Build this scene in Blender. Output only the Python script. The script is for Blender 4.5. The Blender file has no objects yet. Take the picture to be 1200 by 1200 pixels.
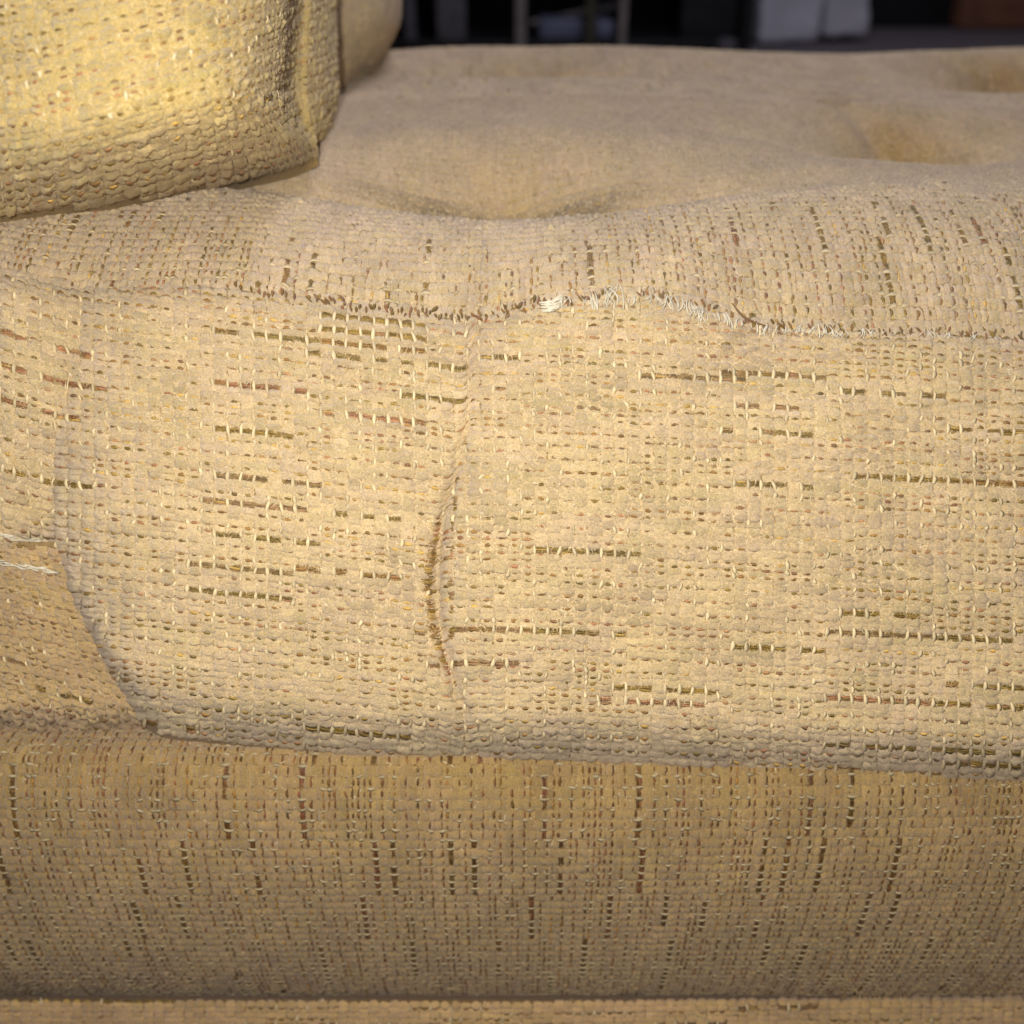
import bpy, bmesh, math
import numpy as np
from mathutils import Vector

rng = np.random.default_rng(7)
S = bpy.context.scene
COL = S.collection

# ------------------------------------------------------------------ camera, light, exposure
PITCH = math.radians(31.0)
CP, SP = math.cos(PITCH), math.sin(PITCH)
F = 1178.0            # focal length in photograph pixels (1200 wide)
CH = 0.42             # camera height above the floor, metres

cam_d = bpy.data.cameras.new('camera')
cam = bpy.data.objects.new('camera', cam_d)
COL.objects.link(cam)
cam.location = (0, 0, CH)
cam.rotation_euler = (math.pi / 2 - PITCH, 0, 0)
cam_d.sensor_width = 36.0
cam_d.lens = 36.0 * F / 1200.0
cam_d.clip_start = 0.01
cam_d.clip_end = 60.0
cam_d.dof.use_dof = True
cam_d.dof.focus_distance = 0.252
cam_d.dof.aperture_fstop = 11.0
S.camera = cam

W = bpy.data.worlds.new('World')
S.world = W
W.use_nodes = True
bg = W.node_tree.nodes['Background']
bg.inputs[0].default_value = (0.70, 0.64, 0.66, 1)
bg.inputs[1].default_value = 0.085

# the phone's flash, just above the lens
fl = bpy.data.lights.new('flash', 'POINT')
fl.energy = 3.85
fl.color = (1.0, 0.955, 0.845)
fl.shadow_soft_size = 0.0035
flo = bpy.data.objects.new('flash', fl)
flo.location = (-0.012, 0.0, CH + 0.014)
COL.objects.link(flo)
# the room's ceiling lamp
rl = bpy.data.lights.new('room_lamp', 'AREA')
rl.energy = 40.0
rl.color = (0.78, 0.79, 1.0)
rl.size = 0.9
rlo = bpy.data.objects.new('room_lamp', rl)
rlo.location = (0.6, 1.5, 2.3)
rlo.rotation_euler = (0, 0, 0)
COL.objects.link(rlo)

S.view_settings.view_transform = 'Standard'
S.view_settings.look = 'None'
S.view_settings.exposure = 0.0
S.view_settings.gamma = 1.0

# ------------------------------------------------------------------ helpers
def P(px, py, zc):
    """photograph pixel + depth along the lens axis -> world point"""
    px, py, zc = np.broadcast_arrays(np.asarray(px, float), np.asarray(py, float), np.asarray(zc, float))
    x = (px - 600) / F * zc
    yc = (600 - py) / F * zc
    return np.stack([x, zc * CP + yc * SP, CH - zc * SP + yc * CP], -1)

def ip(x, xs, ys):
    return np.interp(x, xs, ys)

def sip(x, xs, ys):
    """smooth (Catmull-Rom) interpolation through control points"""
    xs = np.asarray(xs, float); ys = np.asarray(ys, float)
    x = np.clip(np.asarray(x, float), xs[0], xs[-1])
    m = np.gradient(ys, xs)
    k = np.clip(np.searchsorted(xs, x, side='right') - 1, 0, len(xs) - 2)
    h = xs[k + 1] - xs[k]
    t = (x - xs[k]) / h
    t2, t3 = t * t, t * t * t
    return ((2*t3 - 3*t2 + 1) * ys[k] + (t3 - 2*t2 + t) * h * m[k]
            + (-2*t3 + 3*t2) * ys[k+1] + (t3 - t2) * h * m[k+1])

def sstep(a, b, x):
    t = np.clip((x - a) / (b - a), 0, 1)
    return t * t * (3 - 2 * t)

def gauss(x, s):
    return np.exp(-(x / s) ** 2)

_nz = np.random.default_rng(3).random((64, 64))
def vnoise(x, y):
    """smooth value noise, 0..1"""
    x = np.asarray(x, float); y = np.asarray(y, float)
    xi = np.floor(x).astype(int); yi = np.floor(y).astype(int)
    fx = x - xi; fy = y - yi
    fx = fx*fx*(3-2*fx); fy = fy*fy*(3-2*fy)
    a = _nz[xi % 64, yi % 64]; b = _nz[(xi+1) % 64, yi % 64]
    c = _nz[xi % 64, (yi+1) % 64]; d = _nz[(xi+1) % 64, (yi+1) % 64]
    return (a*(1-fx)+b*fx)*(1-fy) + (c*(1-fx)+d*fx)*fy

def mesh_obj(name, verts, faces, mat, parent=None, col=None, smooth=True, loops=None, kind=None):
    """faces: (n,k) int array of equal polygons"""
    verts = np.asarray(verts, np.float32); faces = np.asarray(faces, np.int32)
    me = bpy.data.meshes.new(name)
    n, k = faces.shape
    me.vertices.add(len(verts)); me.vertices.foreach_set('co', verts.ravel())
    me.loops.add(n * k); me.loops.foreach_set('vertex_index', faces.ravel())
    me.polygons.add(n)
    me.polygons.foreach_set('loop_start', np.arange(0, n * k, k, dtype=np.int32))
    me.polygons.foreach_set('use_smooth', np.full(n, smooth, dtype=bool))
    me.update(calc_edges=True)
    if col is not None:
        a = me.attributes.new('Tint', 'FLOAT_COLOR', 'POINT')
        c4 = np.ones((len(verts), 4), np.float32); c4[:, :3] = col
        a.data.foreach_set('color', c4.ravel())
    me.materials.append(mat)
    o = bpy.data.objects.new(name, me)
    COL.objects.link(o)
    if parent is not None:
        o.parent = parent
        o.matrix_parent_inverse = parent.matrix_world.inverted()
    if kind: o['kind'] = kind
    return o

def empty(name, loc, label, cat, group=None):
    o = bpy.data.objects.new(name, None)
    o.empty_display_size = 0.05
    o.location = loc
    o['label'] = label; o['category'] = cat
    if group: o['group'] = group
    COL.objects.link(o)
    bpy.context.view_layer.update()
    return o

def box_obj(name, lo, hi, mat, parent=None, bevel=0.004, rotz=0.0, seg=2, jitter=0.0, crumple=0.0):
    bm = bmesh.new()
    bmesh.ops.create_cube(bm, size=1.0)
    lo = Vector(lo); hi = Vector(hi); c = (lo + hi) / 2; d = hi - lo
    for v in bm.verts:
        v.co = Vector((v.co.x * d.x, v.co.y * d.y, v.co.z * d.z))
        if jitter: v.co += Vector(rng.normal(0, jitter, 3))
    if bevel:
        bmesh.ops.bevel(bm, geom=bm.edges[:], offset=bevel, segments=seg, profile=0.6, affect='EDGES')
    if crumple:
        bmesh.ops.subdivide_edges(bm, edges=[e for e in bm.edges if e.calc_length() > 0.05], cuts=7, use_grid_fill=True)
        bm.normal_update()
        for v in bm.verts:
            n3 = float(vnoise(v.co.x * 14 + 3, v.co.z * 12 + v.co.y * 9)) + 0.5 * float(vnoise(v.co.x * 31, v.co.z * 29 + 5)) - 0.75
            v.co = v.co + v.normal * (n3 * crumple)
    cr, sr = math.cos(rotz), math.sin(rotz)
    for v in bm.verts:
        x, y = v.co.x, v.co.y
        v.co = Vector((x * cr - y * sr, x * sr + y * cr, v.co.z)) + c
    for f in bm.faces: f.smooth = True
    me = bpy.data.meshes.new(name); bm.to_mesh(me); bm.free()
    me.materials.append(mat)
    o = bpy.data.objects.new(name, me); COL.objects.link(o)
    if parent is not None:
        o.parent = parent; o.matrix_parent_inverse = parent.matrix_world.inverted()
    return o

def tube(pts, r, k=5, taper=True):
    """swept tube along points -> verts, quads"""
    pts = np.asarray(pts, float); n = len(pts)
    t = np.gradient(pts, axis=0); t /= np.linalg.norm(t, axis=1, keepdims=True) + 1e-12
    up = np.array([0.31, -0.83, 0.46])
    a = np.cross(t, up); a /= np.linalg.norm(a, axis=1, keepdims=True) + 1e-12
    b = np.cross(t, a)
    rr = np.full(n, r) if np.isscalar(r) else np.asarray(r)
    if taper:
        rr = rr * np.clip(np.minimum(np.arange(n) + 0.6, n - np.arange(n) - 0.4) / 1.5, 0.25, 1)
    ang = np.arange(k) / k * 2 * np.pi
    v = pts[:, None, :] + rr[:, None, None] * (np.cos(ang)[None, :, None] * a[:, None, :] + np.sin(ang)[None, :, None] * b[:, None, :])
    q = []
    for i in range(n - 1):
        for j in range(k):
            q.append((i*k + j, i*k + (j+1) % k, (i+1)*k + (j+1) % k, (i+1)*k + j))
    return v.reshape(-1, 3), np.array(q)

# ------------------------------------------------------------------ materials
def nodes_of(name):
    m = bpy.data.materials.new(name); m.use_nodes = True
    return m, m.node_tree, m.node_tree.nodes['Principled BSDF']

def yarn_material(name, rough, spec, sheen, bump_scale, bump_strength, var=0.25, aniso=0.0):
    m, nt, b = nodes_of(name)
    at = nt.nodes.new('ShaderNodeAttribute'); at.attribute_name = 'Tint'
    tc = nt.nodes.new('ShaderNodeTexCoord')
    nz = nt.nodes.new('ShaderNodeTexNoise'); nz.inputs['Scale'].default_value = bump_scale
    nz.inputs['Detail'].default_value = 3.0; nz.inputs['Roughness'].default_value = 0.65
    nt.links.new(tc.outputs['Object'], nz.inputs['Vector'])
    mr = nt.nodes.new('ShaderNodeMapRange')
    mr.inputs['From Min'].default_value = 0.3; mr.inputs['From Max'].default_value = 0.7
    mr.inputs['To Min'].default_value = 1 - var; mr.inputs['To Max'].default_value = 1 + var
    nt.links.new(nz.outputs['Fac'], mr.inputs['Value'])
    mx = nt.nodes.new('ShaderNodeVectorMath'); mx.operation = 'SCALE'
    nt.links.new(at.outputs['Color'], mx.inputs[0]); nt.links.new(mr.outputs['Result'], mx.inputs['Scale'])
    nt.links.new(mx.outputs[0], b.inputs['Base Color'])
    b.inputs['Roughness'].default_value = rough
    b.inputs['Specular IOR Level'].default_value = spec
    b.inputs['Sheen Weight'].default_value = sheen
    b.inputs['Sheen Roughness'].default_value = 0.35
    b.inputs['Sheen Tint'].default_value = (0.76, 0.73, 0.84, 1)
    bp = nt.nodes.new('ShaderNodeBump'); bp.inputs['Strength'].default_value = bump_strength
    bp.inputs['Distance'].default_value = 0.0006
    nt.links.new(nz.outputs['Fac'], bp.inputs['Height']); nt.links.new(bp.outputs['Normal'], b.inputs['Normal'])
    return m

M_CHEN = yarn_material('chenille', 0.92, 0.12, 0.6, 2300.0, 1.0, 0.26)
M_FLOSS = yarn_material('accent_floss', 0.36, 0.55, 0.0, 5200.0, 0.5, 0.45)
M_TICK = yarn_material('binder_thread', 0.55, 0.3, 0.1, 3000.0, 0.3, 0.18)
M_FUZZ = yarn_material('pile_fibre', 0.8, 0.2, 0.5, 900.0, 0.0, 0.1)
M_BACK = yarn_material('ground_cloth', 0.9, 0.1, 0.2, 1500.0, 0.8, 0.3)

def plain(name, col, rough=0.7, scale=30.0, var=0.2, spec=0.3, metal=0.0):
    m, nt, b = nodes_of(name)
    tc = nt.nodes.new('ShaderNodeTexCoord')
    nz = nt.nodes.new('ShaderNodeTexNoise'); nz.inputs['Scale'].default_value = scale; nz.inputs['Detail'].default_value = 5
    nt.links.new(tc.outputs['Object'], nz.inputs['Vector'])
    mr = nt.nodes.new('ShaderNodeMapRange'); mr.inputs['From Min'].default_value = 0.3; mr.inputs['From Max'].default_value = 0.7
    mr.inputs['To Min'].default_value = 1 - var; mr.inputs['To Max'].default_value = 1 + var
    nt.links.new(nz.outputs['Fac'], mr.inputs['Value'])
    mx = nt.nodes.new('ShaderNodeVectorMath'); mx.operation = 'SCALE'
    mx.inputs[0].default_value = col
    nt.links.new(mr.outputs['Result'], mx.inputs['Scale'])
    nt.links.new(mx.outputs[0], b.inputs['Base Color'])
    b.inputs['Roughness'].default_value = rough; b.inputs['Specular IOR Level'].default_value = spec
    b.inputs['Metallic'].default_value = metal
    bp = nt.nodes.new('ShaderNodeBump'); bp.inputs['Strength'].default_value = 0.2; bp.inputs['Distance'].default_value = 0.002
    nt.links.new(nz.outputs['Fac'], bp.inputs['Height']); nt.links.new(bp.outputs['Normal'], b.inputs['Normal'])
    return m

M_LINING = plain('lining_cloth', (0.42, 0.31, 0.17), 0.9, 900.0, 0.2)

# ------------------------------------------------------------------ the room behind (floor, dark furniture)
M_FLOOR = plain('carpet_floor', (0.15, 0.128, 0.132), 0.95, 60.0, 0.25)
M_WALL = plain('dark_wall', (0.05, 0.045, 0.045), 0.9, 8.0)
M_DARK = plain('dark_wood', (0.010, 0.009, 0.009), 0.6, 20.0, 0.4)
M_POST = plain('worn_metal', (0.22, 0.19, 0.16), 0.5, 40.0, 0.3)
M_OLIVE = plain('olive_metal', (0.055, 0.05, 0.03), 0.5, 40.0, 0.3)
M_WHITE = plain('white_plastic', (0.52, 0.50, 0.52), 0.6, 12.0, 0.12)
M_BLUE = plain('blue_grey_plastic', (0.11, 0.115, 0.16), 0.5, 15.0, 0.3)
M_BROWN = plain('brown_cardboard', (0.20, 0.085, 0.045), 0.85, 25.0, 0.2)
M_GREYBOARD = plain('grey_board', (0.09, 0.08, 0.08), 0.8, 25.0, 0.3)

fv = np.array([(-9, -3, 0), (9, -3, 0), (9, 9, 0), (-9, 9, 0)], float)
fo = mesh_obj('floor', fv, [(0, 1, 2, 3)], M_FLOOR, kind='structure')
wv = np.array([(-9, 8.5, 0), (9, 8.5, 0), (9, 8.5, 2.6), (-9, 8.5, 2.6)], float)
wo = mesh_obj('wall', wv, [(0, 1, 2, 3)], M_WALL, kind='structure')

def gx(px, Y):      # world X seen at pixel column px, at ground distance Y near the top of the frame
    return (px - 600) / F * (Y * CP + 0.36 * SP)

YC = 3.62
shelf = empty('shelf_unit', (gx(680, YC), YC, 0), 'dark open shelf unit with thin upright posts, in the gloom behind the seat cushion', 'shelf')
x0, x1 = gx(455, YC), gx(868, YC)
box_obj('back_panel', (x0, YC + 0.34, 0.0), (x1, YC + 0.37, 1.0), M_DARK, shelf, 0.004)
box_obj('side_panel', (x0 - 0.03, YC, 0.0), (x0 - 0.002, YC + 0.37, 1.0), M_DARK, shelf, 0.004)
box_obj('side_panel', (x1 + 0.002, YC, 0.0), (x1 + 0.03, YC + 0.37, 1.0), M_DARK, shelf, 0.004)
box_obj('shelf', (x0, YC + 0.01, 0.02), (x1, YC + 0.338, 0.045), M_DARK, shelf, 0.004)
box_obj('shelf', (x0, YC + 0.01, 0.33), (x1, YC + 0.338, 0.36), M_DARK, shelf, 0.004)
for pxa, pxb, m in ((604, 616, M_POST), (685, 697, M_OLIVE), (724, 733, M_POST)):
    box_obj('post', (gx(pxa, YC), YC - 0.03, 0.0), (gx(pxb, YC), YC - 0.004, 0.98), m, shelf, 0.006)
tb = box_obj('storage_tray', (gx(632, YC), YC + 0.03, 0.046), (gx(684, YC), YC + 0.25, 0.105), M_BLUE, None, 0.01)
tb['label'] = 'low blue grey tray on the bottom of the dark shelf unit'; tb['category'] = 'tray'
tb = box_obj('storage_box', (gx(700, YC), YC + 0.05, 0.046), (gx(722, YC), YC + 0.25, 0.10), M_BLUE, None, 0.01)
tb['label'] = 'narrow blue grey box between the two right hand posts of the shelf'; tb['category'] = 'box'
v, q = tube([P(622, 27, 3.45)[()], P(650, 22, 3.45), P(690, 12, 3.45)], 0.010, 8, False)
tb = mesh_obj('metal_rod', v, q, M_POST); tb['label'] = 'thin grey rod leaning aslant inside the dark shelf unit'; tb['category'] = 'rod'
v, q = tube([P(697, 14, 3.45), P(712, 9, 3.45), P(728, 5, 3.45)], [0.014, 0.016, 0.013], 8, False)
tb = mesh_obj('tool_handle', v, q, M_GREYBOARD); tb['label'] = 'short pale handle lying high between the two right hand shelf posts'; tb['category'] = 'handle'
bm = bmesh.new(); bmesh.ops.create_uvsphere(bm, u_segments=16, v_segments=10, radius=0.019)
for vv in bm.verts: vv.co.z *= 1.15; vv.co = vv.co + Vector(P(768, 57, 3.40).tolist())
for f in bm.faces: f.smooth = True
me = bpy.data.meshes.new('ball'); bm.to_mesh(me); bm.free(); me.materials.append(M_WHITE)
o = bpy.data.objects.new('ball', me); COL.objects.link(o)
o['label'] = 'small pale ball glinting in the dark to the right of the shelf posts'; o['category'] = 'ball'
for (a, b, zt, lab, m) in ((474, 487, .5, 'narrow grey board leaning upright beside the far back cushion', M_GREYBOARD),
                           (512, 546, .5, 'wider brown grey board standing upright in the dark shelf unit', M_GREYBOARD)):
    t = box_obj('board', (gx(a, YC), YC + 0.02, 0.046), (gx(b, YC), YC + 0.05, 0.32), m, None, 0.004)
    t['label'] = lab; t['category'] = 'board'

# white bin, dark crate beside it, brown carton
YB = 3.95
wb = empty('storage_bin', (gx(945, YB), YB, 0), 'white two-panelled bin with crumpled sides on the floor in the far background', 'bin')
xa, xb, xc_ = gx(884, YB), gx(962, YB), gx(1012, YB)
box_obj('panel', (xa, YB, 0.006), (xb - 0.004, YB + 0.20, 0.45), M_WHITE, wb, 0.02, 0.16, crumple=0.028)
box_obj('panel', (xb + 0.010, YB + 0.05, 0.020), (xc_ + 0.02, YB + 0.25, 0.45), M_WHITE, wb, 0.02, 0.16, crumple=0.028)
dk = box_obj('crate', (gx(795, 3.75), 3.72, 0.002), (gx(880, 3.75), 4.0, 0.40), M_DARK, None, 0.01)
dk['label'] = 'nearly black crate touching the left of the white bin'; dk['category'] = 'crate'
lump = box_obj('cloth_scrap', (gx(842, 3.58), 3.55, 0.001), (gx(862, 3.58), 3.60, 0.06), M_GREYBOARD, None, 0.02, 0.3, 3)
lump['label'] = 'small pale scrap on the floor in front of the black crate'; lump['category'] = 'scrap'
dk = box_obj('cabinet', (gx(1014, 4.6), 4.55, 0.002), (gx(1118, 4.6), 4.9, 0.5), M_DARK, None, 0.01)
dk['label'] = 'low black cabinet between the white bin and the brown carton'; dk['category'] = 'cabinet'
bx = box_obj('carton', (gx(1121, 4.5), 4.46, 0.002), (gx(1290, 4.5), 4.9, 0.5), M_BROWN, None, 0.012)
bx['label'] = 'reddish brown carton on the floor at the top right'; bx['category'] = 'carton'

# ------------------------------------------------------------------ the woven cloth, yarn by yarn
BEIGE = np.array((0.655, 0.496, 0.284))
PAL = np.array([(0.26, 0.165, 0.035), (0.22, 0.148, 0.04), (0.29, 0.155, 0.045), (0.35, 0.165, 0.08),
                (0.52, 0.33, 0.085), (0.31, 0.185, 0.09), (0.24, 0.15, 0.06), (0.38, 0.20, 0.09)])
TICK = np.array((0.82, 0.66, 0.40))
PI_, PJ_ = 3.4e-3, 1.65e-3       # cell size along the floss / across it

def make_weave(parent, Wf, keep, I, J, hole=None, block=8, strong=0.16, thin=0.30, seed=0, tuft=(6, 5),
               hmm=0.00062, fuzz=6.0, base=BEIGE, tickp=0.9, dark=1.0, tickc=1.0, dcol=(1, 1, 1), fade=None, wobble=2.2, flat=None, tint_shade=None):
    """Wf(i,j)->xyz ; keep(i,j)->bool ; I,J integer ranges. Floss runs along i."""
    r = np.random.default_rng(seed)
    i0, i1 = I; j0, j1 = J
    ii, jj = np.meshgrid(np.arange(i0, i1), np.arange(j0, j1), indexing='ij')
    ii = ii.ravel(); jj = jj.ravel()
    k = keep(ii + 0.5, jj + 0.5)
    ii = ii[k]; jj = jj[k]
    # pattern of floss rows, block by block
    nb = (i1 - i0) // block + 3
    nj = j1 - j0 + 1
    pat = np.zeros((nb, nj), int); pcol = np.zeros((nb, nj), int)
    for b in range(nb):
        j = int(r.integers(0, 3))
        while j < nj:
            u = r.random()
            if u < strong:
                pat[b, j] = 2; pcol[b, j] = r.choice([0, 0, 1, 1, 2, 3, 5, 6])
                j += int(r.integers(2, 4))
            else:
                if u < strong + thin:
                    pat[b, j] = 1; pcol[b, j] = r.choice([0, 1, 2, 2, 3, 4, 5, 7])
                j += 1 if r.random() < 0.35 else 2
    wob = (wobble * (vnoise(jj * 0.13 + seed, jj * 0.0 + 0.5) - 0.5)).round().astype(int)
    rw = r.choice([-1, 0, 0, 0, 1], nj + 1)[jj - j0] if wobble > 1 else 0
    bb = np.clip((ii - i0 + wob + rw + (seed * 3) % block) // block, 0, nb - 1)
    kind = pat[bb, jj - j0].copy(); kc = pcol[bb, jj - j0]
    drop = r.random(len(ii))
    kind[(kind == 2) & (drop < 0.16)] = 1
    kind[(kind == 1) & (drop < 0.12)] = 0
    if fade is not None:      # worn pile hides the floss farther back
        gone = ii > fade(jj) + r.normal(0, 2.5, len(ii)); kind[gone] = 0
    if hole is not None:
        hm, hsh, hw = hole(ii + 0.5, jj + 0.5)
        kind[hm] = 3
        kc = np.where(hm, r.choice([2, 3, 6, 5, 0, 4, 2], len(ii)), kc)

    def raw_n(i, j):
        e = 0.02
        du = Wf(i + e, j) - Wf(i - e, j); dv = Wf(i, j + e) - Wf(i, j - e)
        return np.cross(dv, du)
    pm = Wf(ii + 0.5, jj + 0.5)
    outward = np.sign(np.sum(raw_n(ii + 0.5, jj + 0.5) * (np.array([0, 0, CH + 0.1]) - pm)))
    def surf(i, j, h):
        p = Wf(i, j)
        n = raw_n(i, j) * outward; n /= np.linalg.norm(n, axis=-1, keepdims=True) + 1e-15
        return p + n * h[..., None]

    # --- chenille tufts
    s = kind != 2
    n = int(s.sum()); nu, nv = tuft
    a = np.linspace(-1, 1, nu); b = np.linspace(-1, 1, nv)
    A, B = np.meshgrid(a, b, indexing='ij'); A = A.ravel(); B = B.ravel()
    RR = (np.abs(A) ** 2.6 + np.abs(B) ** 2.6)
    dome = np.sqrt(np.clip(1 - RR / 1.6, 0, 1)) - 0.35 * np.clip(RR - 1.2, 0, 1)
    ci = ii[s] + 0.5 + r.normal(0, 0.035, n); cj = jj[s] + 0.5 + r.normal(0, 0.07, n)
    si = 0.5 * r.uniform(0.94, 1.12, n); sj = 0.5 * r.uniform(0.98, 1.42, n)
    thinrow = kind[s] == 1
    sj = np.where(thinrow, sj * 0.80, sj); cj = np.where(thinrow, cj + 0.10, cj)
    hh = hmm * r.uniform(0.55, 1.35, n) * np.where(thinrow, 0.8, 1.0) * np.where(kind[s] == 3, 0.5, 1.0)
    if flat is not None: hh = hh * (1 - 0.6 * sstep(flat * 0.6, flat * 1.3, ci))
    gi = ci[:, None] + A[None] * si[:, None]; gj = cj[:, None] + B[None] * sj[:, None]
    skew = r.normal(0, 0.10, n)
    gj = gj + skew[:, None] * A[None] * 0.6
    gi = gi + r.normal(0, 0.030, gi.shape); gj = gj + r.normal(0, 0.055, gj.shape)
    lump = 1 + 0.9 * (vnoise(gi * 3.1 + 7, gj * 2.1) - 0.5)
    h = hh[:, None] * (dome[None] * lump * 1.75 - 0.45) + r.normal(0, hmm * 0.10, gi.shape)
    V = surf(gi, gj, h).reshape(-1, 3)
    q = np.array([(x * nv + y, x * nv + y + 1, (x + 1) * nv + y + 1, (x + 1) * nv + y) for x in range(nu - 1) for y in range(nv - 1)])
    Fq = (q[None] + (np.arange(n) * nu * nv)[:, None, None]).reshape(-1, 4)
    mott = 1 + 0.26 * (vnoise(ci * 0.23 + seed, cj * 0.17) - 0.5) + 0.16 * (vnoise(ci * 0.9, cj * 0.8 + 9) - 0.5)
    tint = base[None] * (mott * r.normal(1, 0.055, n))[:, None]
    yel = vnoise(ci * 0.35 + 3.3, cj * 0.45 + seed)        # yarn dye lots: pinker or yellower
    tint = tint * np.stack([1 + 0 * yel, 0.98 + 0.035 * yel, 1.08 - 0.16 * yel], -1)
    if tint_shade is not None:  # browner tint by w, painted lip shadow by dk
        w, dk = tint_shade(ci, cj); tint = tint * (1 - w[:, None] * (1 - np.array((0.72, 0.60, 0.36))[None])) * (1 - 0.6 * dk[:, None])
    C = np.repeat(tint, nu * nv, 0)
    mesh_obj('chenille_yarn', V, Fq, M_CHEN, parent, C, kind='stuff')

    # --- floss filaments
    vs, cs = [], []
    nl, nr = 5, 4
    tl = np.linspace(-1, 1, nl); ra = np.arange(nr) / nr * 2 * np.pi + 0.4
    qf = np.array([(x * nr + y, x * nr + (y + 1) % nr, (x + 1) * nr + (y + 1) % nr, (x + 1) * nr + y) for x in range(nl - 1) for y in range(nr)])
    def floss(m, offs, rad_j, rad_h, lift, half, shift=None):
        n = int(m.sum())
        if n == 0: return
        ci = ii[m] + 0.5; cj = jj[m] + 0.5 + offs + r.normal(0, 0.06, n)
        if shift is not None: ci = ci + shift[m]
        rj = rad_j * r.uniform(0.75, 1.25, n); sl = r.normal(0, 0.07, n)
        hf = half * r.uniform(0.9, 1.08, n) if shift is None else hw[m] * r.uniform(0.45, 1.15, n)
        if shift is not None: ci = ci + r.normal(0, 0.07, n)
        gi = ci[:, None, None] + tl[None, :, None] * hf[:, None, None] + 0 * ra[None, None, :]
        gj = cj[:, None, None] + sl[:, None, None] * tl[None, :, None] + rj[:, None, None] * np.cos(ra)[None, None, :] * (1 - 0.45 * tl[None, :, None] ** 2)
        h = lift * hmm / 0.0006 * (1 - 1.3 * tl[None, :, None] ** 2) + rad_h * np.sin(ra)[None, None, :] + r.normal(0, 0.00004, n)[:, None, None]
        vs.append(surf(gi, gj, h).reshape(-1, 3))
        c = PAL[kc[m]] * r.uniform(0.7, 1.7, n)[:, None]
        odd = r.random(n) < 0.16
        c = np.where(odd[:, None], PAL[r.integers(0, len(PAL), n)] * 1.25, c) * dark
        cs.append(np.repeat(c * np.array(dcol), nl * nr, 0))
    m2 = kind == 2
    for of in (-0.27, 0.0, 0.27): floss(m2, of, 0.20, 0.00013, 0.00022, 0.42)
    m1 = kind == 1
    floss(m1, -0.47, 0.26, 0.00018, 0.00054, 0.37)
    m3 = kind == 3
    if hole is not None:
        for of in (-0.36, -0.12, 0.12, 0.36): floss(m3, of, 0.17, 0.00012, 0.00050, 0.54, hsh)
    if vs:
        V = np.concatenate(vs); C = np.concatenate(cs); n = len(V) // (nl * nr)
        Fq = (qf[None] + (np.arange(n) * nl * nr)[:, None, None]).reshape(-1, 4)
        mesh_obj('accent_floss', V, Fq, M_FLOSS, parent, C, kind='stuff')

    # --- thin pale binder threads arching over the floss at every cell border
    m = (m2 | (m1 & (r.random(len(ii)) < 0.3)) ) & (r.random(len(ii)) < tickp)
    n = int(m.sum())
    if n:
        ci = ii[m] + 0.0 + r.normal(0, 0.04, n); cj = jj[m] + 0.5 + r.normal(0, 0.08, n)
        hl = np.where(kind[m] == 2, r.uniform(0.72, 1.0, n), r.uniform(0.45, 0.75, n))
        cj = np.where(kind[m] == 2, cj, cj - 0.4)
        rj = r.uniform(0.12, 0.21, n); sl = r.normal(0, 0.06, n)
        gi = ci[:, None, None] + sl[:, None, None] * tl[None, :, None] + rj[:, None, None] * np.cos(ra)[None, None, :] * (1 - 0.4 * tl[None, :, None] ** 2)
        gj = cj[:, None, None] + hl[:, None, None] * tl[None, :, None] + 0 * ra[None, None, :]
        h = 0.00078 * hmm / 0.0006 * (1 - 0.9 * tl[None, :, None] ** 2) + 0.00016 * np.sin(ra)[None, None, :]
        V = surf(gi, gj, h).reshape(-1, 3)
        Fq = (qf[None] + (np.arange(n) * nl * nr)[:, None, None]).reshape(-1, 4)
        C = np.repeat(tickc * TICK[None] * r.uniform(0.75, 1.1, n)[:, None], nl * nr, 0)
        mesh_obj('binder_thread', V, Fq, M_TICK, parent, C, kind='stuff')

    # --- loose pile fibres standing off the chenille
    if fuzz > 0:
        n0 = int(s.sum()); n = int(n0 * fuzz)
        pick = r.integers(0, n0, n)
        fi = ii[s][pick] + r.random(n); fj = jj[s][pick] + r.random(n)
        p = surf(fi, fj, np.full(n, hmm * 0.55))
        pn = surf(fi, fj, np.full(n, hmm * 0.55 + 0.001)) - p
        pn /= np.linalg.norm(pn, axis=1, keepdims=True)
        d = r.normal(0, 1, (n, 3)); d -= pn * (d * pn).sum(1, keepdims=True)
        d /= np.linalg.norm(d, axis=1, keepdims=True)
        L = r.uniform(0.0006, 0.0019, n)[:, None]
        tip = p + d * L + pn * r.uniform(0.0001, 0.00045, n)[:, None]
        sd = np.cross(d, pn) * r.uniform(0.00005, 0.00011, n)[:, None]
        V = np.stack([p - sd, p + sd, tip], 1).reshape(-1, 3)
        Fq = np.arange(3 * n).reshape(-1, 3)
        t = base[None] * np.array([1.06, 1.06, 1.08])[None] * r.normal(1, 0.12, n)[:, None]
        g = r.random(n)
        t[g < 0.09] = np.array((0.50, 0.31, 0.08)); t[g > 0.95] = np.array((0.85, 0.76, 0.58))  # gold and white fibres: glints painted into the tint
        mesh_obj('pile_fibre', V, Fq, M_FUZZ, parent, np.repeat(t, 3, 0), smooth=False, kind='stuff')

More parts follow.
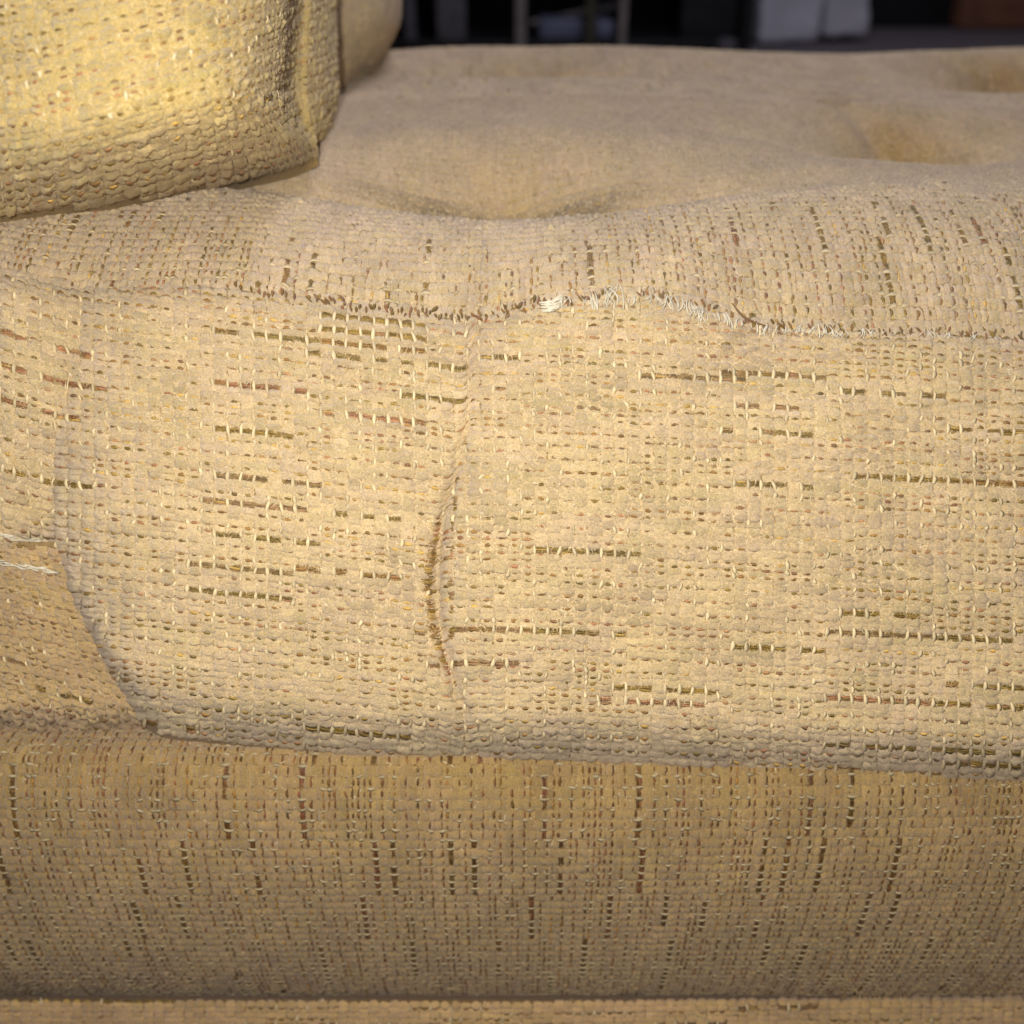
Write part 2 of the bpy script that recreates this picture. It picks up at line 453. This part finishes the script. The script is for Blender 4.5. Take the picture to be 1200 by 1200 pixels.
def sheet(name, fn, ur, vr, nu, nv, parent, mat=None, back=None, tint=(0.33, 0.225, 0.105), flip=False):  # default tint darkened: shade between tufts is put into the colour
    """ground cloth under the yarns: a grid of fn(u,v)"""
    u = np.linspace(*ur, nu); v = np.linspace(*vr, nv)
    U, Vv = np.meshgrid(u, v, indexing='ij')
    e = 1e-3
    du = fn(U + e * (ur[1]-ur[0]), Vv) - fn(U - e * (ur[1]-ur[0]), Vv)
    dv = fn(U, Vv + e * (vr[1]-vr[0])) - fn(U, Vv - e * (vr[1]-vr[0]))
    n = np.cross(dv, du); n /= np.linalg.norm(n, axis=-1, keepdims=True) + 1e-15
    n = n * np.sign(np.sum(n * (np.array([0, 0, CH + 0.1]) - fn(U, Vv))))
    p = (fn(U, Vv) - n * 0.0001).reshape(-1, 3)
    q = np.array([(x * nv + y, x * nv + y + 1, (x + 1) * nv + y + 1, (x + 1) * nv + y) for x in range(nu - 1) for y in range(nv - 1)])
    return mesh_obj(name, p, q, mat or M_BACK, parent, np.tile(np.array(tint), (len(p), 1)))

# ------------------------------------------------------------------ seat cushion
cushion = empty('seat_cushion', (0, 0.40, 0.20), 'plump beige chenille seat cushion with sunken tufts and a frayed front seam', 'seat cushion')

SX = [-220, -60, 0, 90, 180, 260, 340, 430, 500, 560, 610, 650, 700, 760, 820, 880, 960, 1080, 1200, 1420]
SY = [300, 312, 322, 338, 336, 336, 346, 360, 368, 370, 362, 352, 346, 344, 356, 376, 384, 388, 395, 400]
def seam_y(px): return sip(px, SX, SY)
BXp = [-220, 0, 70, 84, 104, 128, 155, 185, 240, 300, 400, 600, 800, 1000, 1200, 1420]
BYp = [640, 648, 660, 700, 745, 792, 828, 850, 862, 868, 876, 880, 887, 897, 908, 916]
def bot_y(px): return sip(px, BXp, BYp)

CYp = [330, 380, 440, 500, 560, 640, 700, 780, 850, 910]
CXp = [562, 556, 553, 548, 532, 514, 512, 526, 548, 560]
def crease_x(py): return sip(py, CYp, CXp)
def corner_x(py): return ip(py, [300, 400, 480, 560, 660, 900], [104, 92, 74, 62, 56, 50])

def front_z(px, py):
    sy = seam_y(px); by = bot_y(px)
    t = (py - sy) / (by - sy)
    tc = np.clip(t, -0.2, 1.2)
    z = 0.2530 - 0.0065 * np.sin(np.pi * np.clip(tc, 0, 1)) + 0.008 * tc ** 2
    z = z + 0.0045 * np.clip((0.07 - tc) / 0.07, 0, 3) ** 2
    z = z + 0.016 * np.clip((tc - 0.90) / 0.10, 0, 2.5) ** 2 * (0.2 + 0.8 * sstep(70, 130, px))
    A = ip(py, [330, 400, 500, 600, 680, 760, 820, 870], [0.45, 0.40, 0.45, 0.65, 0.9, 0.8, 0.6, 0.5])
    dx = px - crease_x(py)
    z = z + A * (0.0042 * gauss(dx, 9) + 0.0038 * gauss(dx, 55))
    z = z - 0.0022 * A * gauss(dx - 45, 38)
    cx = px - corner_x(py)
    z = z + 0.0013 * gauss(cx, 9) + 0.0030 * gauss(cx, 42)
    z = z + 0.010 * np.clip((20 - px) / 120, 0, 2) ** 2
    # soft pull lines and lumps in the filling
    z = z + 0.0016 * (vnoise(px / 120 + 4, py / 85 + 2) - 0.5) + 0.0010 * (vnoise(px / 46 + 9, py / 60) - 0.5)
    return z

RX = np.linspace(-240, 1460, 1701)
_sl = ip(RX, [-240, 40, 80, 100, 300, 480, 536, 546, 556, 566, 680, 900, 1460],
         [0.34, 0.30, 0.26, 0.13, 0.10, 0.10, 0.16, 0.0, 0.0, 0.0, 0.045, 0.05, 0.055])
RC = np.cumsum(_sl); RC -= np.interp(600, RX, RC)
PXI = 15.6; PYJ = 7.55
def Wfront(i, j):
    px = PXI * i
    yb = PYJ * j
    # rows break at the crease: the break moves with the crease line, and fades towards the bottom
    xs = px - (crease_x(yb) - 553) * 0.9
    py = yb + np.interp(xs, RX, RC) - 16 * sstep(538, 560, xs) * ip(yb, [400, 560, 700, 850], [0.9, 1, 0.5, 0.15])
    px = px - 3.0 * np.sin(py / 150.0) + (600 - py) * 0.012
    # cloth drawn into the crease
    return P(px, py, front_z(px, py)), px, py
def WF(i, j): return Wfront(i, j)[0]
def keep_front(i, j):
    _, px, py = Wfront(i, j)
    return (py > seam_y(px) - 4) & (py < bot_y(px) + 6) & (px > -110) & (px < 1330)
def keep_front_side(i, j):
    _, px, py = Wfront(i, j)
    return (py > seam_y(px) - 4) & (py < bot_y(px) + 6) & (((px >= 1330) & (px < 2130)) | ((px <= -110) & (px > -420)))
def hole_front(i, j):
    _, px, py = Wfront(i, j)
    c1 = ip(py, [590, 640, 690, 740, 775, 805], [514, 505, 498, 505, 518, 534]) + 2
    c2 = ip(py, [470, 500, 560, 620, 680, 760], [550, 547, 537, 531, 529, 531])
    w1 = ip(py, [600, 625, 650, 700, 745, 780, 800], [3, 8, 11, 11, 9, 6, 3])
    a = (np.abs(px - c1) < 7.9) & (py > 605) & (py < 802)
    b = (np.abs(px - c2) < 7.9) & (py > 480) & (py < 752) & (vnoise(px * 0 + 2.2, py / 6.5) > 0.5) & ~a
    return a | b, np.where(a, (c1 - px) / PXI, np.where(b, (c2 - px) / PXI, 0)), np.where(a, w1, 5.5) / PXI

fp = sheet('front_panel', lambda u, t: P(u, seam_y(u) - 8 + (bot_y(u) + 12 - seam_y(u) + 8) * t,
           front_z(u, seam_y(u) - 8 + (bot_y(u) + 12 - seam_y(u) + 8) * t)), (-420, 2135), (0, 1), 420, 110, cushion)
make_weave(fp, WF, keep_front, (-8, 87), (20, 150), hole_front, 8, 0.115, 0.97, 11, (8, 7), 0.00056, 40.0)
make_weave(fp, WF, keep_front_side, (-30, 140), (10, 165), None, 8, 0.135, 0.92, 12, (4, 4), 0.00056, 3.0)

# --- top panel
_sx = np.linspace(-430, 2140, 640)
_seamP = P(_sx, seam_y(_sx), front_z(_sx, seam_y(_sx)))
def seam_at(X):
    return np.interp(X, _seamP[:, 0], _seamP[:, 1]), np.interp(X, _seamP[:, 0], _seamP[:, 2])
ZT = CH - 0.0705
DIMPS = [  # X, Y, depth, half width, near slope, far slope, sag of the near lip, puff behind
    (-0.002, 0.304, 0.0420, 0.040, 0.006, 0.024, 0.0036, 0.005),
    (0.143, 0.364, 0.0480, 0.025, 0.008, 0.025, 0.0034, 0.006),
    (0.012, 0.525, 0.0420, 0.040, 0.012, 0.030, 0.0050, 0.001),
    (0.243, 0.510, 0.0600, 0.030, 0.012, 0.030, 0.0060, 0.007),
    (-0.150, 0.386, 0.015, 0.034, 0.018, 0.03, 0.0, 0.0)]
def top_z(X, Y, Ys, Zs):
    d = Y - Ys
    u = np.clip(d / 0.062, 0, 1)
    z = Zs + (ZT - Zs) * (1 - (1 - u) ** 2.6)
    z = z + 0.0008 * gauss(d - 0.05, 0.02) * sstep(0.04, 0.10, np.abs(X)) + 0.004 * sstep(0.05, 0.16, d) + 0.0025 * np.sin(X * 19 + 1.2) * sstep(0.02, 0.2, d)
    for (dx, dy, dp, sx, s1, s2, sag, puff) in DIMPS:
        yy = Y - dy - 0.05 * np.abs(X - dx)
        z = z - dp * np.exp(-np.abs((X - dx) / sx) ** 1.35 - np.abs(yy / np.where(yy < 0, s1, s2)) ** 1.15)
        z = z - sag * gauss(X - dx, sx * 1.15) * gauss(Y - dy + 0.012, 0.018)
        z = z + puff * gauss(X - dx, sx * 1.6) * gauss(Y - dy - s2 * 2.0, s2 * 1.1)
    # a fold running back from the right hand tuft
    z = z - 0.005 * gauss((X - 0.146) + 0.28 * (Y - 0.37), 0.008) * sstep(0.37, 0.39, Y) * (1 - sstep(0.41, 0.45, Y))
    # creases running between the tufts
    z = z - 0.006 * gauss(Y - 0.306 - 0.10 * np.abs(X), 0.010) * gauss(X + 0.005, 0.075)
    z = z - 0.003 * gauss(Y - 0.37 - 0.4 * (X - 0.15), 0.014) * gauss(X - 0.15, 0.08)
    # back edge rolls down
    z = z - 0.05 * np.clip((Y - 0.60) / 0.05, 0, 1.6) ** 2
    z = z + 0.0016 * (vnoise(X * 26 + 3, Y * 22) - 0.5)
    return z
def T_(X, d):
    Ys, Zs = seam_at(X)
    Y = Ys + d
    return np.stack([np.broadcast_to(X, Y.shape) + 0 * Y, Y, top_z(X, Y, Ys, Zs)], -1)
DI = PI_ * 0.86
def WT(i, j): return T_(j * PJ_ + 0.0 * i, i * DI - 0.0006)
def keep_top_near(i, j):
    X = j * PJ_; d = i * DI
    return (d < 0.185) & (X > -0.17 - 0.2 * d) & (X < 0.17 + 0.45 * d)
def keep_top_far(i, j):
    X = j * PJ_; d = i * DI
    return (d >= 0.185) & (d < 0.40) & (X > -0.13) & (X < 0.17 + 0.45 * d)
def tuft_tint_shade(i, j):
    """browner pile round the tufts, and painted lip shadow in the creases"""
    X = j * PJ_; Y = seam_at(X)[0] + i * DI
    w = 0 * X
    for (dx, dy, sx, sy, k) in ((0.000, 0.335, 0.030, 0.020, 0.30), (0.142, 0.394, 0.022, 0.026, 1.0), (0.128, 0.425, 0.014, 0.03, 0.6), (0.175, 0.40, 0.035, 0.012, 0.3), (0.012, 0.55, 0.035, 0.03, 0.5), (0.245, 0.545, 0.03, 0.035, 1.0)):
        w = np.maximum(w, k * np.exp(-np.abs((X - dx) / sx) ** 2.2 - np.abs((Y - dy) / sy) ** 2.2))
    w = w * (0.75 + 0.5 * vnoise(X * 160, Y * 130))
    dk = 1.5 * gauss(Y - 0.3200 - 0.10 * np.abs(X), 0.0045) * gauss(X + 0.003, 0.042) + 1.0 * gauss(X - 0.145, 0.020) * gauss(Y - 0.3815, 0.0045)  # lip shadow, painted dark along the creases
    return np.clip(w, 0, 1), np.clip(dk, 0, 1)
tp = sheet('top_panel', lambda u, v: T_(u, v), (-0.24, 0.3245), (-0.002, 0.435), 260, 240, cushion)
make_weave(tp, WT, keep_top_near, (0, 66), (-135, 160), None, 7, 0.13, 0.78, 23, (5, 4), 0.00058, 20.0, base=BEIGE * np.array([0.97, .97, 1.0]), tint_shade=tuft_tint_shade, tickp=0.75, tickc=0.85, flat=0.06 / DI,
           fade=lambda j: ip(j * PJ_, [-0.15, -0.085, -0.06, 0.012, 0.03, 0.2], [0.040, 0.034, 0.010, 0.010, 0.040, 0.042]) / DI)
make_weave(tp, WT, keep_top_far, (62, 140), (-80, 215), None, 7, 0.0, 0.25, 29, (4, 3), 0.00034, 5.0, base=BEIGE * np.array([0.97, .97, 1.0]), tint_shade=tuft_tint_shade)

# --- tucked corner below the left end of the front panel
def gus_z(px, py):
    t = (py - 620) / 250.0
    return 0.2625 + 0.012 * np.clip(t, -0.3, 1.3) + 0.9 * np.clip(t - 0.80, 0, 1) ** 2  + 0.012 * np.clip((px - 110) / 90, 0, 1.5) ** 2 \
        + 0.002 * (vnoise(px / 60, py / 60) - 0.5)
def Wg(i, j):
    px = 13.5 * i + 0.30 * 6.6 * j; py = 6.6 * j + 0.26 * 13.5 * i
    return P(px, py, gus_z(px, py)), px, py
def keep_g(i, j):
    _, px, py = Wg(i, j)
    return (px > -405) & (px < 215) & (py > np.where(px < 75, 640, 640 + (px - 75) * 1.6) - 10) & (py > 640) & (py < 872 + 0.05 * px)
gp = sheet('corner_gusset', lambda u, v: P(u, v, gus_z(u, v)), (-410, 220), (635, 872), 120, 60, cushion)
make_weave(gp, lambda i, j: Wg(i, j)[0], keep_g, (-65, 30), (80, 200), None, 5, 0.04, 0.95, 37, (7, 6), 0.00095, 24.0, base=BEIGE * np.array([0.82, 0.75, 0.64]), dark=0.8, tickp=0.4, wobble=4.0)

# --- filling block inside the cover (closes the cushion when seen from the side)
def keep_top_side(i, j):
    X = j * PJ_; d = i * DI
    return (d < 0.40) & (X > -0.235) & (X < 0.322) & ~keep_top_near(i, j) & ~keep_top_far(i, j)
make_weave(tp, WT, keep_top_side, (0, 140), (-143, 196), None, 7, 0.08, 0.5, 31, (3, 3), 0.00036, 0.0, base=BEIGE * np.array([0.97, .97, 1.0]), tint_shade=tuft_tint_shade,
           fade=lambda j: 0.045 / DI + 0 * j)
core = box_obj('lining', (-0.225, 0.275, CH - 0.185), (0.318, 0.60, CH - 0.12), M_LINING, cushion, 0.02)
def end_panel(px, X, name='end_panel'):
    pr = [P(px, seam_y(px) + (bot_y(px) - seam_y(px)) * t, front_z(np.float64(px), seam_y(px) + (bot_y(px) - seam_y(px)) * t)) for t in np.linspace(1, 0, 20)]
    pr += [T_(np.array([X]), np.array([d]))[0] for d in np.linspace(0.004, 0.43, 50)]
    pr = np.array(pr); pr[:, 0] = X
    inner = np.stack([pr[:, 0], np.clip(pr[:, 1], 0.27, 0.62), np.full(len(pr), CH - 0.188)], -1)
    n = len(pr); q = np.array([(k, k + 1, n + k + 1, n + k) for k in range(n - 1)])
    v = np.concatenate([pr, inner])
    mesh_obj(name, v, q, M_BACK, cushion, np.tile(BEIGE * 0.85, (len(v), 1)))
end_panel(2128.0, 0.3235)

# --- open seam: bared floss and frayed sewing thread along the front edge
def seam_pt(px, dy=0.0, lift=0.0):
    py = seam_y(px) + dy
    return P(px, py, front_z(np.asarray(px, float), np.maximum(py, seam_y(px) + 8)) - 0.0012 - lift)
vs, qs, cs, off = [], [], [], 0
r = np.random.default_rng(5)
for px in np.arange(255, 1215, 4.3):
    dens = ip(px, [255, 330, 480, 600, 700, 900, 1000], [0.45, 0.7, 1.0, 0.95, 0.65, 0.6, 0.55])
    if r.random() > dens * 1.1: continue
    l = r.uniform(3.5, 8.5); a = px + r.normal(0, 1.5); lean = r.normal(1.0, 3.2); y0 = r.normal(0, 2.5)
    pts = [seam_pt(a + lean * s, y0 + (s - 0.5) * l, 0.0005 * (1 - (2*s-1)**2)) for s in (0, .33, .66, 1)]
    v, q = tube(np.array(pts), 0.00032 * r.uniform(0.7, 1.4), 4)
    vs.append(v); qs.append(q + off); off += len(v)
    cs.append(np.tile(PAL[r.choice([2, 3, 6, 5, 2, 0])] * r.uniform(0.7, 1.2), (len(v), 1)))
mesh_obj('seam_floss', np.concatenate(vs), np.concatenate(qs), M_FLOSS, cushion, np.concatenate(cs), kind='stuff')

m, nt, b = nodes_of('white_sewing_thread')
b.inputs['Base Color'].default_value = (0.80, 0.74, 0.60, 1); b.inputs['Roughness'].default_value = 0.32
b.inputs['Specular IOR Level'].default_value = 0.7
M_WT = m
def fray(name, fibres, label=None):
    vs, qs, off = [], [], 0
    for pts, rad in fibres:
        v, q = tube(np.array(pts), rad, 5)
        vs.append(v); qs.append(q + off); off += len(v)
    o = mesh_obj(name, np.concatenate(vs), np.concatenate(qs), M_WT, cushion)
    if label: o['label'] = label
    return o
# flat glossy bundle at the left end of the tear
fb = []
for kk in range(17):
    f = kk / 16.0
    y0 = 352 + f * 11; 
    pts = [P(632 + 3 * f + s * (27 - 5 * f) + r.normal(0, .5), y0 + 2 - 9 * s * (1.1 - 0.4 * f) + 2.5 * math.sin(3.1 * s) + r.normal(0, .7),
             front_z(645.0, 366.0) - 0.0022 - 0.0008 * math.sin(3.14 * s)) for s in np.linspace(0, 1, 6)]
    fb.append((pts, 0.00012 * r.uniform(0.7, 1.3)))
fray('frayed_thread', fb, 'flat white bundle of torn thread at the seam')
for (px, dy, w, hgt, n) in ((664, 4, 9, 11, 5), (692, 9, 9, 17, 8), (716, 4, 14, 24, 9), (742, 9, 8, 11, 5), (764, 6, 8, 9, 4), (786, 8, 9, 17, 8), (806, 8, 10, 13, 6), (818, 13, 11, 18, 10),
                            (848, 9, 12, 12, 7), (872, 7, 9, 9, 4), (896, 8, 12, 11, 6), (916, 6, 9, 8, 4), (934, 5, 12, 11, 7), (952, 6, 8, 9, 4), (966, 5, 10, 12, 8), (986, 6, 14, 10, 8),
                            (1010, 5, 10, 9, 5), (1040, 4, 9, 8, 4), (1084, 4, 10, 8, 5), (1112, 4, 8, 8, 3), (1140, 4, 9, 8, 4), (1172, 4, 9, 7, 3)):
    fb = []
    for kk in range(n):
        ph = r.uniform(-0.9, 0.9); ww = w * r.uniform(0.3, 1.2); hh = hgt * r.uniform(0.5, 1.5)
        x0 = px + r.normal(0, w * 0.4); dr = r.normal(0, 0.35) * hh; up = r.uniform(0.0008, 0.0036)
        sgn = r.choice([-1, 1, 1])
        pts = []
        for q_ in np.linspace(0, 1, 7):
            xx = x0 + sgn * ww * 0.5 * math.sin(q_ * 2.4 + ph) + dr * q_
            yy = dy - hh * 0.55 + hh * q_
            pts.append(seam_pt(xx, yy, 0.0004 + up * math.sin(math.pi * (0.15 + 0.8 * q_))))
        fb.append((pts, 0.00012 * r.uniform(0.6, 1.5)))
    fray('frayed_thread', fb)
# a brown loose end
pts = [seam_pt(x, y, 0.0016) for x, y in ((858, -14), (866, -6), (873, -2), (884, 1), (896, 2))]
v, q = tube(np.array(pts), 0.00032, 5)
o = mesh_obj('loose_yarn', v, q, M_FLOSS, cushion, np.tile((0.23, 0.13, 0.05), (len(v), 1)))
# pale threads showing at the left corner
for (pa, n, on_front) in ((((-30, 622), (0, 627), (25, 631), (60, 637)), 16, True), (((-20, 654), (15, 661), (40, 665), (70, 671)), 18, False)):
    fb = []
    pa = np.array(pa, float)
    for kk in range(n):
        c0 = r.uniform(0, 0.8); c1 = min(1.0, c0 + r.uniform(0.12, 0.4)); tt = np.linspace(c0, c1, 7)
        xs = np.interp(tt, np.linspace(0, 1, 4), pa[:, 0]); ys = np.interp(tt, np.linspace(0, 1, 4), pa[:, 1])
        ys = ys + r.normal(0, 1.6) + 1.2 * np.sin(tt * 23 + r.uniform(0, 6))
        zz = (front_z(xs, ys) if on_front else np.minimum(gus_z(xs, ys), front_z(xs, 640.0)) - 0.001) - 0.0009 - 0.0005 * np.sin(np.linspace(0, math.pi, 7))
        fb.append((P(xs, ys, zz), 0.00013 * r.uniform(0.7, 1.4)))
    fray('frayed_thread', fb, 'whitish worn thread at the left corner')

# ------------------------------------------------------------------ sofa base below the cushion
base = empty('sofa_base', (0, 0.30, 0.0), 'brownish beige woven sofa base under the overhanging seat cushion', 'sofa base')
BPY = [820, 850, 880, 920, 970, 1030, 1090, 1130, 1152, 1166, 1176]
BPZ = [0.310, 0.294, 0.2835, 0.2805, 0.2830, 0.2905, 0.3035, 0.3155, 0.3260, 0.3370, 0.352]
def base_z(px, py):
    s = ip(px, [-200, 0, 300, 600, 900, 1200, 1400], [10, 8, 2, -2, -4, -6, -8])
    return sip(py + s, BPY, BPZ) + 0.0030 * (vnoise(px / 170, py / 90) - 0.5)
_py = np.linspace(822, 1178, 900)
_bp = P(600, _py, base_z(600.0, _py)); _al = np.concatenate([[0], np.cumsum(np.linalg.norm(np.diff(_bp, axis=0), axis=1))])
def Wb(i, j):
    py = np.interp(i * PI_ * 0.93, _al, _py)
    X = j * PJ_
    z = sip(py, BPY, BPZ)
    px = 600 + X * F / z
    py = py + 0.02 * (px - 600) * 0.0 + 5 * np.sin(px / 260.0) * 0.4
    return P(px, py, base_z(px, py)), px, py
nb_i = int(_al[-1] / (PI_ * 0.93))
def keep_b(i, j):
    _, px, py = Wb(i, j)
    return (px > -120) & (px < 1320) & (py > 835)
def keep_b_side(i, j):
    _, px, py = Wb(i, j)
    return (py > 835) & (((px >= 1320) & (j * PJ_ < 0.32)) | ((px <= -120) & (px > -420)))
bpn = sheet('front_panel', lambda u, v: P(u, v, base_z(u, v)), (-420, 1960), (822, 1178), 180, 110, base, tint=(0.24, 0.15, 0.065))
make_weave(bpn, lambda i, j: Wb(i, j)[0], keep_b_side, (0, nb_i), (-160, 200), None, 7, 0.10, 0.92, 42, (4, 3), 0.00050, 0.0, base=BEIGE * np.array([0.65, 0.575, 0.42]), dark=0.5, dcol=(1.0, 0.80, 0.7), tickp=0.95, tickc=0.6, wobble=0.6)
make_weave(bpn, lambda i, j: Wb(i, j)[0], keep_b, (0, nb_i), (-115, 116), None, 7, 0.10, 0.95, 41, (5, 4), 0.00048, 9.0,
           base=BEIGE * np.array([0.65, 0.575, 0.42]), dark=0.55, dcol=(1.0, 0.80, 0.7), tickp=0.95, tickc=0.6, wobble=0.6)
# lower roll, just entering the frame
def low_z(px, py):
    return 0.322 + 0.004 * (vnoise(px / 120, 0.3) - 0.5) + 0.000055 * (py - 1170) + 0.010 * np.clip((1177 - py) / 12, 0, 2) ** 2
def Wl(i, j):
    px = 12.0 * i; py = 1167 + 6.3 * j + ip(px, [0, 600, 1200], [6, 8, 0])
    return P(px, py, low_z(px, py)), px, py
lp = sheet('lower_panel', lambda u, v: P(u, v, low_z(u, v)), (-420, 1960), (1166, 1300), 80, 40, base, tint=(0.24, 0.15, 0.065))
make_weave(lp, lambda i, j: Wl(i, j)[0], lambda i, j: (i > -30) & (i < 150), (-30, 150), (0, 20), None, 8, 0.2, 0.34, 43, (5, 4), 0.00055, 5.0,
           base=BEIGE * np.array([0.92, 0.80, 0.68]), dark=0.8, tickc=0.8)
bcore = box_obj('frame_block', (-0.22, 0.235, 0.03), (0.318, 0.60, CH - 0.19), M_LINING, base, 0.01)
for xx in (-0.18, 0.29):
    for yy in (0.29, 0.57):
        box_obj('foot', (xx - 0.02, yy - 0.02, 0.001), (xx + 0.02, yy + 0.02, 0.029), M_DARK, base, 0.004)

# ------------------------------------------------------------------ back cushions at the upper left
near = empty('back_cushion', (-0.12, 0.32, ZT), 'yellowish coarse woven back cushion at upper left, nearest the camera, with pleated corner', 'back cushion', 'back cushions')
# surface in (s, py): s runs left to right across the face then round the pleats
NS = [-420, -140, 0, 120, 220, 280, 312, 332, 343, 352, 362, 374, 385, 391, 388]
NZ = [0.300, 0.236, 0.214, 0.209, 0.214, 0.224, 0.236, 0.252, 0.284, 0.300, 0.298, 0.312, 0.334, 0.360, 0.420]
NK = np.arange(len(NS)) - 1.0
def lowedge(px): return ip(px, [-140, 0, 60, 130, 200, 270, 320, 350, 375, 400], [258, 250, 245, 238, 227, 212, 198, 182, 166, 154])
def near_p(s, t):
    """s: 0..13 control index, t: 0 (above the frame) .. 1 (resting on the seat)"""
    px0 = sip(s, NK, NS); z0 = sip(s, NK, NZ)
    le = lowedge(px0)
    py = -330 + (le + 330) * t
    t = (py + 90) / (le + 90)
    # right edge swings with height
    sh1 = ip(py, [-90, 0, 60, 105, 140, 165, 190], [4, 0, -6, -10, 0, 18, 26]) * sstep(240, 345, px0)
    sh2 = ip(py, [-90, 0, 60, 110, 150, 170, 190], [-4, 0, 2, 4, -4, -16, -24])
    w2 = sstep(345, 385, px0)
    px = px0 + sh1 * (1 - w2) + sh2 * w2
    under = np.clip((t - 0.58) / 0.42, 0, 1.06)
    zb = ip(px0, [-140, 0, 120, 250, 330, 390], [0.263, 0.265, 0.271, 0.286, 0.306, 0.32])
    z = z0 + np.maximum(zb - z0, 0) * under ** 2.6 + 0.010 * np.clip((0.35 - t), 0, 0.4) ** 2 + 1.3e-6 * np.clip(-60 - py, 0, 400) ** 2
    z = z + 0.002 * (vnoise(px / 70, py / 60) - 0.5)
    return px, py, z
def NP(s, t):
    px, py, z = near_p(s, t); return P(px, py, z)
n_front = sheet('cover', NP, (-1, 13), (0, 1.02), 240, 90, near, tint=(0.34, 0.24, 0.10))
_R2x = np.linspace(-440, 460, 901)
_R2 = np.cumsum(ip(_R2x, [-200, 0, 100, 200, 300, 345, 390], [-.05, -.12, -.22, -.30, -.38, -.5, -.5]))
_R2 -= np.interp(0, _R2x, _R2)
_sden = np.linspace(-1, 13, 1401)
_pden = P(sip(_sden, NK, NS), 80, sip(_sden, NK, NZ)); _sal = np.concatenate([[0], np.cumsum(np.linalg.norm(np.diff(_pden, axis=0), axis=1))])
def Wn(i, j):
    s = np.interp(i * PI_ * 1.0 + j * 0.00022, _sal, _sden)
    px0 = sip(s, NK, NS)
    py = 9.3 * j + np.interp(px0, _R2x, _R2)
    t = (py + 330) / (lowedge(px0) + 330)
    return NP(s, t), s, t
def keep_n(i, j):
    _, s, t = Wn(i, j)
    return (t > 0.02) & (t < 1.0) & (s > -0.95) & (s < 12.95)
ni = int(_sal[-1] / PI_) + 4
make_weave(n_front, lambda i, j: Wn(i, j)[0], keep_n, (-3, ni), (-42, 50), None, 8, 0.03, 0.97, 53, (9, 8), 0.00060, 90.0, tickp=0.45,
           base=np.array((0.62, 0.465, 0.19)))
box = box_obj('filling', (-0.24, 0.30, ZT + 0.012), (-0.085, 0.37, CH + 0.025), M_LINING, near, 0.03, 0.0, 4)

far = empty('back_cushion', (-0.12, 0.5, ZT), 'smooth beige back cushion, the farther and more shaded of the pair at the left', 'back cushion', 'back cushions')
def far_p(s, t):
    px0 = sip(s, [0, 1, 2, 3, 4, 5], [300, 380, 430, 458, 470, 462]); z0 = sip(s, [0, 1, 2, 3, 4, 5], [0.40, 0.408, 0.425, 0.45, 0.49, 0.56])
    le = ip(px0, [300, 380, 400, 430, 458, 470], [150, 124, 114, 84, 66, 62])
    py = -330 + (le + 330) * t
    t = (py + 90) / (le + 90)
    px = px0 - 34 * sstep(20, 112, py) * sstep(380, 468, px0) - 4 * sstep(0, 60, py) * sstep(380, 468, px0) + 3 * (py < 0) * 0
    return P(px, py, z0 + 0.014 * np.clip((t - 0.6) / 0.4, 0, 1.2) ** 2 + 2.4e-6 * np.clip(-60 - py, 0, 400) ** 2)
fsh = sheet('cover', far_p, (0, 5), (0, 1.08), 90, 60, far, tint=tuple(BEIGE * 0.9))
def Wfar(i, j): return far_p(i / 32.0, j / 110.0)
make_weave(fsh, Wfar, lambda i, j: (i > 1) & (i < 158) & (j > 0.5) & (j < 116), (1, 158), (0, 116), None, 7, 0.02, 0.06, 61, (3, 3), 0.0004, 0.0)
box_obj('filling', (-0.24, 0.43, ZT + 0.012), (-0.085, 0.60, CH + 0.03), M_LINING, far, 0.03, 0.0, 4)
